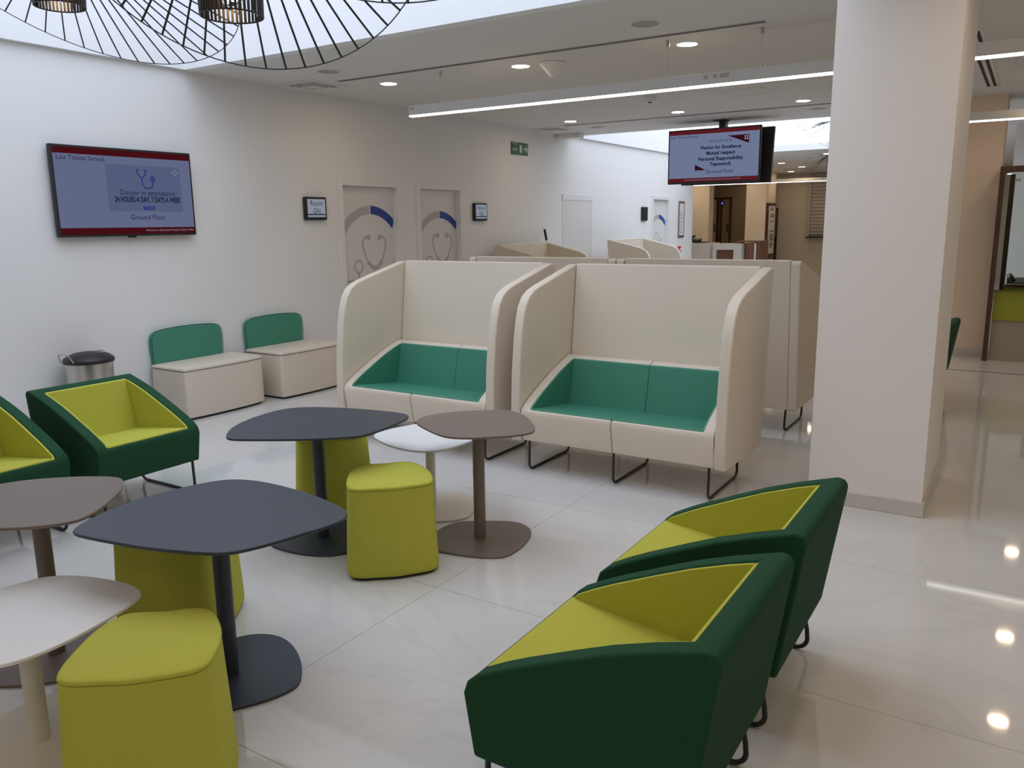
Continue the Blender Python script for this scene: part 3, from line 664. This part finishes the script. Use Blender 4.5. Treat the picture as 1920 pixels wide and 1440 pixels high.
armchair('dark green armchair glimpsed behind the column, closer to the column', (-1.205, 7.85, 0), -math.pi/2, GA)

WING = [(.012, .205), (-.004, .24), (.0, .42), (.012, .65), (.04, .88), (.065, .99), (.095, 1.075), (.14, 1.135), (.20, 1.17), (.28, 1.195), (.45, 1.235), (.62, 1.275), (.78, 1.312), (.825, 1.312), (.838, 1.295), (.715, .20), (.70, .192), (.4, .195)]
def booth(label, loc, rz, group):
    t = thing('booth_sofa', label, 'booth', loc, rz, group); g_ = .0015
    seat_module(t, g_, MW-2*g_, True, False, 'beige_leather', 'teal_leather', 'seat_shell')
    seat_module(t, MW+g_, MW-2*g_, False, True, 'beige_leather', 'teal_leather', 'seat_shell')
    MB().prism(WING, -.070, -.003, 'x').build('wing_panel', 'beige_leather', t, bevel=.020, seg=4)
    MB().prism(WING, 2*MW+.003, 2*MW+.070, 'x').build('wing_panel', 'beige_leather', t, bevel=.020, seg=4)
    MB().prism([(.628, .207), (.697, .672), (.775, 1.318), (.828, 1.318), (.700, .197), (.64, .197)], 0, 2*MW, 'x').build('back_panel', 'beige_leather', t, bevel=.012, seg=3)
    for x in (.04, MW, 2*MW-.04): sled(t, x, .60)
    return t
GB = 'high backed beige booths with green seats'
booth('beige high booth sofa with green seat between the navy tables and clinic doors', (-4.30, 4.385, 0), 0, GB)
booth('beige high booth sofa with green seat facing the armchairs beside the column', (-2.72, 4.36, 0), 0, GB)
booth('beige booth sofa turned away, showing its back panel and wing by the column', (-1.46, 6.84, 0), math.pi, GB)
booth('beige booth sofa turned away, standing behind the booth next to the clinic doors', (-2.90, 6.84, 0), math.pi, GB)
booth('beige booth sofa against the white wall beside the mop handle', (-5.41, 9.46, 0), math.pi/2, GB)
booth('pale booth sofa against the white wall by the flush wall door', (-5.19, 12.53, 0), math.pi/2, GB)

# wall benches with green backrest
def bench(label, y0, x0=-5.875):
    t = thing('bench_seat', label, 'bench', (0, 0, 0), group='beige benches with green backrests along the white wall')
    w = .85; xb = -6.34; f = x0
    out = smoothloop([(xb, y0+.012), (xb+.012, y0), (f-.2, y0-.006), (f-.03, y0-.006), (f-.012, y0-.002), (f-.003, y0+.008), (f+.002, y0+.03), (f+.014, y0+.2), (f+.02, y0+w/2), (f+.008, y0+w-.16), (f-.02, y0+w-.04), (f-.06, y0+w-.005), (f-.2, y0+w), (xb+.012, y0+w), (xb, y0+w-.012)], 160)
    c = out.mean(0)
    def rg(s, z): return [(*(c+(q-c)*s), z) for q in out]
    MB().loft([rg(.94, .0), rg(.94, .022)]).build('plinth', 'black_plastic', t)
    MB().loft([rg(.992, .022), rg(1, .03), rg(1.0, .40), rg(1.0, .418)]).build('body', 'beige_leather', t, smooth=40)
    MB().loft([rg(.994, .4185), rg(1.003, .422), rg(1.003, .43), rg(.992, .441), rg(.94, .444)]).build('seat_top', 'beige_leather', t, smooth=50)
    rim = [(q[0], q[1], .4195) for q in (c+(out-c)*1.0035)]
    MB().tube(rim, .0022, 5, True).build('piping', 'black_plastic', t)
    ya, yb = y0+.045, y0+.045+.71
    prof = smoothloop([(ya, .33), (ya-.003, .44), (ya-.012, .56), (ya-.004, .68), (ya+.05, .722), (ya+.2, .738), ((ya+yb)/2, .742), (yb-.2, .738), (yb-.05, .722), (yb+.004, .68), (yb+.012, .56), (yb+.003, .44), (yb, .33), (yb-.2, .31), (ya+.2, .31)], 90)
    bo = MB().prism([tuple(q) for q in prof], -6.397, -6.344, 'x').build('backrest', 'teal_leather', t, bevel=.016, seg=3)
    MB().tube([(-6.347, *q) for q in prof], .0022, 5, True).build('piping', 'black_plastic', bo)
    return t
bench('beige bench with green backrest next to the steel bin', 4.165)
bench('beige bench with green backrest next to the booth sofa', 5.17, -5.835)

# pedal bin
t = thing('pedal_bin', 'steel pedal bin with black domed lid against the white wall', 'bin', (-6.17, 3.53, 0))
MB().lathe([(.16, .03), (.162, .04), (.172, .585)], 40).build('body', 'steel', t, smooth=40)
MB().lathe([(.165, 0), (.168, .035), (.160, .04)], 40).build('base_ring', 'black_plastic', t, smooth=40)
ld = MB().lathe([(.182, .580), (.186, .60), (.180, .612), (.15, .635), (.10, .652), (.05, .660), (.0, .662)], 40, cap=False).build('lid', 'black_plastic', t, smooth=45)
MB().tube([(.12*math.cos(q)-.02, .06*math.sin(q)+.06, .655) for q in np.linspace(-.6, 1.9, 14)], .004, 6).build('lid_groove', 'steel', ld)
MB().tube([(-.02, -.18, .60), (-.02, -.215, .605), (-.02, -.22, .665), (.05, -.22, .672), (.09, -.205, .66), (.09, -.17, .60)], .005, 6).build('handle', 'steel', t)
MB().box(.15, .24, -.04, .04, .015, .03).build('pedal', 'black_plastic', t, bevel=.005)
t = thing('mop', 'grey mop handle with dark grip leaning behind a booth', 'mop', (0, 0, 0))
p0 = onx(1021, 430, -6.30); p1 = onx(1026, 458, -6.30); dv = (p0-p1)/np.linalg.norm(p0-p1); bot = p0-dv*((p0[2]-.04)/dv[2])
q = p0-dv*.17
MB().tube([q, bot], .011, 8).build('pole', 'white_metal', t, smooth=40); MB().tube([p0, q], .019, 8).build('grip', 'black_plastic', t, smooth=40)
MB().box(bot[0]-.06, bot[0]+.10, bot[1]-.18, bot[1]+.18, 0, .045).build('head', 'decal_grey', t, bevel=.01)

# ------------------------------------------------------------------ tables
def c5(x, y): return x*.40268, 860+y*.40268
def c4(x, y): return 380+x*.34375, 740+y*.34375
TH, TL = .62, .435
def trace(pix, z):
    P = smoothloop([onz(*q, z)[:2] for q in pix], 80); c = P.mean(0); return P-c, c
BIG, cB = trace([c5(*q) for q in ((332, 335), (380, 300), (500, 240), (640, 190), (800, 145), (950, 112), (1060, 96), (1180, 100), (1300, 122), (1450, 165), (1560, 210), (1610, 240), (1618, 265), (1560, 300), (1400, 350), (1250, 395), (1150, 420), (1060, 437), (950, 437), (800, 425), (650, 408), (480, 378), (390, 360), (345, 348))], TH)
SML, cS = trace([c4(*q) for q in ((1165, 150), (1180, 130), (1240, 110), (1350, 95), (1500, 85), (1640, 83), (1700, 90), (1760, 115), (1805, 160), (1812, 190), (1790, 205), (1700, 220), (1550, 230), (1450, 233), (1340, 228), (1270, 208), (1200, 175))], TH)
def slab(P, z0, z1, e=.004):
    c = P.mean(0)
    def rg(off, z):
        n = len(P); out = []
        for i in range(n):
            d = P[(i+1) % n]-P[i-1]; d = d/np.linalg.norm(d); nrm = np.array([d[1], -d[0]])
            if nrm@(P[i]-c) < 0: nrm = -nrm
            out.append((*(P[i]-nrm*off), z))
        return out
    return MB().loft([rg(e, z0), rg(0, z0+e*.6), rg(0, z1-e*.5), rg(e*.5, z1)])
def table(label, loc, h, top, base, m, mbase=None, pr=.030, group=None):
    t = thing('cafe_table', label, 'table', (loc[0], loc[1], 0), group=group); mbase = mbase or m
    slab(top, h-.012, h).build('table_top', m, t, smooth=35)
    slab(base, 0.0, .011).build('base_plate', mbase, t, smooth=35)
    MB().lathe([(pr, .011), (pr, h-.02)], 24).build('pole', mbase, t, smooth=40)
    MB().lathe([(.09, h-.022), (.10, h-.012)], 24).build('mounting_plate', mbase, t, smooth=40)
    return t
BS = .89
table('navy cafe table beside the white low table, lime stool tucked under it', cB, TH, BIG, xf(SML, -77.5, BS), 'table_navy')
table('navy cafe table beside the round-cornered taupe table and lime stools', (-3.006, 2.864), TH, xf(BIG, 20.6, 1.015), xf(SML, 144.4, .86), 'table_navy')
table('taupe cafe table overlapping a low white table near the booth sofas', cS, TH, SML, xf(SML, -122.6, BS), 'table_brown')
table('low white table standing behind the taupe table near the booths', (-2.79, 3.507), TL, xf(SML, 117.2, 1.02), xf(SML, -101.5, BS), 'table_white', 'cream_metal', .027)
table('low white table standing beside a large lime stool', (-2.53, 1.15), TL, xf(SML, -125, 1.0, -1), xf(SML, -60, BS), 'table_white', 'cream_metal', .030)
table('taupe cafe table in front of the dark green armchairs', (-3.03, 1.478), TH, xf(SML, -4.3, 1.02), xf(SML, 180, .84), 'table_brown')

# ------------------------------------------------------------------ lime stools
ST, cT = trace([c5(*q) for q in ((262, 1015), (290, 960), (350, 890), (430, 810), (500, 760), (580, 722), (650, 712), (770, 708), (870, 695), (940, 692), (985, 705), (1010, 735), (1028, 790), (1020, 850), (990, 910), (960, 950), (900, 980), (800, 1000), (700, 1015), (600, 1030), (450, 1035), (330, 1040), (275, 1030))], .44)
def stool(label, loc, rot=0.0, bs=1.10):
    t = thing('stool', label, 'stool', (loc[0], loc[1], 0), math.radians(rot), 'lime green upholstered stools')
    out = ST; rnd = ST
    def rg(s, z): return [(q[0]*s, q[1]*s, z) for q in rnd]
    MB().loft([rg(bs*.93, 0), rg(bs*.93, .016)]).build('plinth', 'black_plastic', t)
    MB().loft([rg(bs*.965, .014), rg(bs*.99, .020), rg(bs, .035), rg(bs*.995, .06), rg(1.0+(bs-1)*.5, .235), rg(1.004, .418), rg(1.0, .424)]).build('body', 'lime_fabric', t, smooth=60)
    MB().loft([rg(.990, .4245), rg(1.009, .427), rg(1.012, .431), rg(1.006, .436), rg(.985, .4395), rg(.93, .4415), rg(.6, .4435)]).build('seat_cushion', 'lime_fabric', t, smooth=60)
    return t
stool('lime stool in front of the low white table, its whole seat in view', (cT[0], cT[1]))
stool('lime stool standing alone between the two navy tables and the taupe table', (-2.488, 2.805), 4.1, 1.09)
stool('lime stool tucked under the navy table near the booth sofas', (-3.34, 3.28), 10, 1.12)
stool('lime stool tucked under the navy table near the low white table', (-2.84, 1.91), 80)

# ------------------------------------------------------------------ reception office behind the column
t = thing('glass_screen', 'dark wood framed glass screen of the reception office', 'screen', (0, 0, 0))
yo = 10.58
boxo('post', 'dark_wood', t, -.395, -.345, yo, yo+.06, 0, 2.08, bevel=.003); boxo('post', 'dark_wood', t, -.31, -.26, yo+.55, yo+.61, 0, 2.08, bevel=.003)
boxo('beam', 'dark_wood', t, -.395, 3.2, yo, yo+.06, 2.08, 2.145, bevel=.003)
boxo('beam', 'dark_wood', t, -.395, -.345, yo+.06, yo+.61, 2.08, 2.145, bevel=.003)
boxo('pane', 'glass_green', t, -.345, 3.1, yo+.025, yo+.033, .80, 2.08)
for z in (1.98, .95): MB().lathe([(.018, 0), (.018, .03)], 16).build('bolt', 'steel', t, loc=(-.22, yo+.01, z))
t = thing('reception_desk', 'lime fronted reception desk behind the wood framed glass', 'desk', (0, 0, 0))
boxo('front_panel', 'lime_desk', t, -.34, 3.1, yo+.07, yo+.10, .46, .80); boxo('kick_panel', 'kick_panel', t, -.34, 3.1, yo+.09, yo+.12, 0, .47)
boxo('worktop', 'lime_desk', t, -.255, 3.1, yo+.07, yo+.75, .80, .83, bevel=.003)
t = thing('keyboard', 'dark keyboard lying on the lime reception desk', 'keyboard', (.14, yo+.24, .83)); boxo('base', 'black_plastic', t, -.2, .2, -.07, .07, 0, .018, bevel=.004)
for r_ in range(4):
    for k in range(10): boxo('key', 'black_metal', t, -.185+k*.037, -.152+k*.037, -.062+r_*.031, -.035+r_*.031, .018, .025)
t = thing('telephone', 'black desk telephone on the lime reception desk', 'telephone', (-.12, yo+.56, .83), .3)
MB().prism([(-.1, 0), (.1, 0), (.1, .08), (-.1, .03)], -.1, .1, 'x').build('base', 'black_plastic', t, bevel=.006); MB().tube([(-.08, -.09, .055), (-.085, -.05, .085), (-.085, .05, .115), (-.08, .09, .105)], .02, 8).build('handset', 'black_plastic', t, smooth=50)
t = thing('monitor', 'thin dark monitor back on the reception desk', 'monitor', (.05, yo+.62, .83), .2)
boxo('panel', 'black_plastic', t, .03, .50, 0, .03, .12, .42, bevel=.006); MB().tube([(.26, .02, .2), (.26, .03, .01)], .015, 8).build('stand', 'black_metal', t); boxo('foot', 'black_metal', t, .16, .36, -.06, .12, 0, .012)
t = thing('paper_stack', 'pinkish file folders lying on the reception desk', 'folders', (-.16, yo+.20, .83), -.1)
for k in range(4): boxo('folder', ('red_plastic', 'paper', 'mid_wood', 'paper')[k], t, -.1+.01*k, .1, -.07, .07-.008*k, k*.008, k*.008+.007)

# ------------------------------------------------------------------ far lobby furniture
yc = 20.0
def fx(px, y=yc): return ony(px, 460, y)[0]
t = thing('reception_counter', 'white reception counter with stepped top by the far wall end', 'counter', (0, 0, 0))
boxo('front', 'white_plastic', t, fx(1285), fx(1332), yc, yc+.7, 0, 1.06, bevel=.006); boxo('step', 'white_plastic', t, fx(1332)+.003, fx(1339)-.003, yc+.05, yc+.7, 0, .86, bevel=.006)
boxo('top', 'black_plastic', t, fx(1296), fx(1317), yc+.1, yc+.6, 1.06, 1.085, bevel=.004)
t = thing('telephone', 'dark telephone on the white reception counter', 'telephone', (fx(1299), yc+.25, 1.085))
MB().prism([(-.1, 0), (.1, 0), (.1, .09), (-.1, .04)], -.1, .1, 'x').build('base', 'black_plastic', t, bevel=.006); MB().tube([(-.08, -.09, .07), (-.085, -.05, .12), (-.085, .05, .15), (-.08, .09, .13)], .03, 8).build('handset', 'black_plastic', t, smooth=50)
t = thing('reception_counter', 'white portal shaped reception counter with wood panel', 'counter', (0, 0, 0))
xa, xb = fx(1339), fx(1393)
boxo('side', 'white_plastic', t, xa, xa+.09, yc-.1, yc+.6, 0, .90, bevel=.004); boxo('side', 'white_plastic', t, xb-.2, xb, yc-.1, yc+.6, 0, .90, bevel=.004)
boxo('top', 'white_plastic', t, xa, xb, yc-.1, yc+.6, .90, 1.045, bevel=.004); boxo('wood_panel', 'mid_wood', t, xa+.09, xb-.2, yc-.04, yc, 0, .90)
t = thing('reception_counter', 'wooden reception counter block with white edge beside the portal counter', 'counter', (0, 0, 0))
xc_, xd = fx(1396), fx(1412)
boxo('body', 'mid_wood', t, xc_, xd, yc+.1, yc+.9, 0, 1.06, bevel=.004); boxo('edge_panel', 'white_plastic', t, xd+.002, xd+.05, yc+.1, yc+.9, 0, 1.06); boxo('end_panel', 'mid_wood', t, xd+.08, xd+.12, yc+.1, yc+.9, .2, 1.08); boxo('top', 'mid_wood', t, xc_-.25, xd+.12, yc+.1, yc+.9, 1.08, 1.11)
# lift doors in the brown recess
yl = 26.3
def lx(px): return ony(px, 430, yl-.05)[0]
for a_, b_, nm in ((1327, 1343, 'taupe lift lobby door leaf with twin pulls'), (1353, 1367, 'dark lift door beside the call light')):
    t = thing('lobby_door', nm, 'door', (0, 0, 0)); A_, B_ = lx(a_), lx(b_); zt = 2.28
    boxo('leaf', 'brown_wall' if a_ == 1353 else 'taupe_wall', t, A_, B_, yl-.05, yl-.005, 0, zt, bevel=.004)
    fr = MB(); fr.box(A_-.05, A_, yl-.08, yl-.002, 0, zt+.06); fr.box(B_, B_+.05, yl-.08, yl-.002, 0, zt+.06); fr.box(A_, B_, yl-.08, yl-.002, zt, zt+.06); fr.build('door_frame', 'dark_wood', t)
    MB().tube([(B_-.05, yl-.10, 1.25), (B_-.05, yl-.10, 1.5)], .02, 8).build('pull', 'black_metal', t)
t = thing('call_light', 'small violet indicator lamp above the lift lobby', 'indicator', (lx(1355), yl-.17, 2.15)); boxo('lens', 'lift_light', t, -.03, .03, -.01, .01, -.03, .03, bevel=.004); boxo('housing', 'black_plastic', t, -.05, .05, .01, .085, -.05, .05)
# directory board on the beige pillar's side and a dark totem
t = thing('directory_board', 'tall dark framed directory board on the beige pillar', 'sign', (-6.50, 23.66, 0))
boxo('frame', 'dark_wood', t, .001, .05, 0, .86, .50, 2.08, bevel=.004); boxo('sheet', 'paper', t, .049, .055, .10, .76, .66, 2.0)
for k, (z, n_) in enumerate(((1.93, 1), (1.88, 1), (1.74, 2), (1.69, 2), (1.55, 1), (1.28, 2), (1.18, 2), (1.13, 2), (1.08, 2), (1.03, 2), (.95, 1), (.90, 2), (.84, 1))):
    boxo('text_line', 'ink', t, .0545, .0565, .30-.05*(k % 2), .45+.11*n_, z, z+.028)
t = thing('lobby_panel', 'tall dark and wood panel standing beside the directory board', 'panel', (0, 0, 0))
P0 = ony(1448, 390, 24.9)[0]; P1 = ony(1457, 390, 24.9)[0]
boxo('frame', 'black_plastic', t, P0-.04, P1+.02, 24.9, 24.98, 0, 1.95); boxo('wood_panel', 'mid_wood', t, P0+.01, P1, 24.88, 24.9, 1.12, 1.9); boxo('glass_panel', 'black_plastic', t, P0+.01, P1, 24.88, 24.9, .05, 1.1, bevel=.003)
# slatted shutter on the end wall
t = thing('roller_shutter', 'pale slatted roller shutter in the olive end wall', 'shutter', (0, 0, 0))
xa = ony(1518, 440, FAR)[0]; xb = xa+2.6
boxo('guide', 'shutter', t, xa-.07, xa, FAR-.09, FAR-.001, 1.10, CZ-.02); boxo('guide', 'shutter', t, xb, xb+.07, FAR-.09, FAR-.001, 1.10, CZ-.02)
first = None
k = 0; z = 1.16
while z < CZ-.05:
    if first is None: first = MB().prism([(0, 0), (-.018, .012), (-.018, .082), (0, .094)], 0, xb-xa, 'x').build('slat', 'shutter', t); o = first
    else: o = first.copy(); COL.objects.link(o)
    o.location = (xa, FAR-.03, z); z += .098
boxo('sill', 'black_plastic', t, xa-.07, xb+.07, FAR-.25, FAR-.001, 1.08, 1.12)
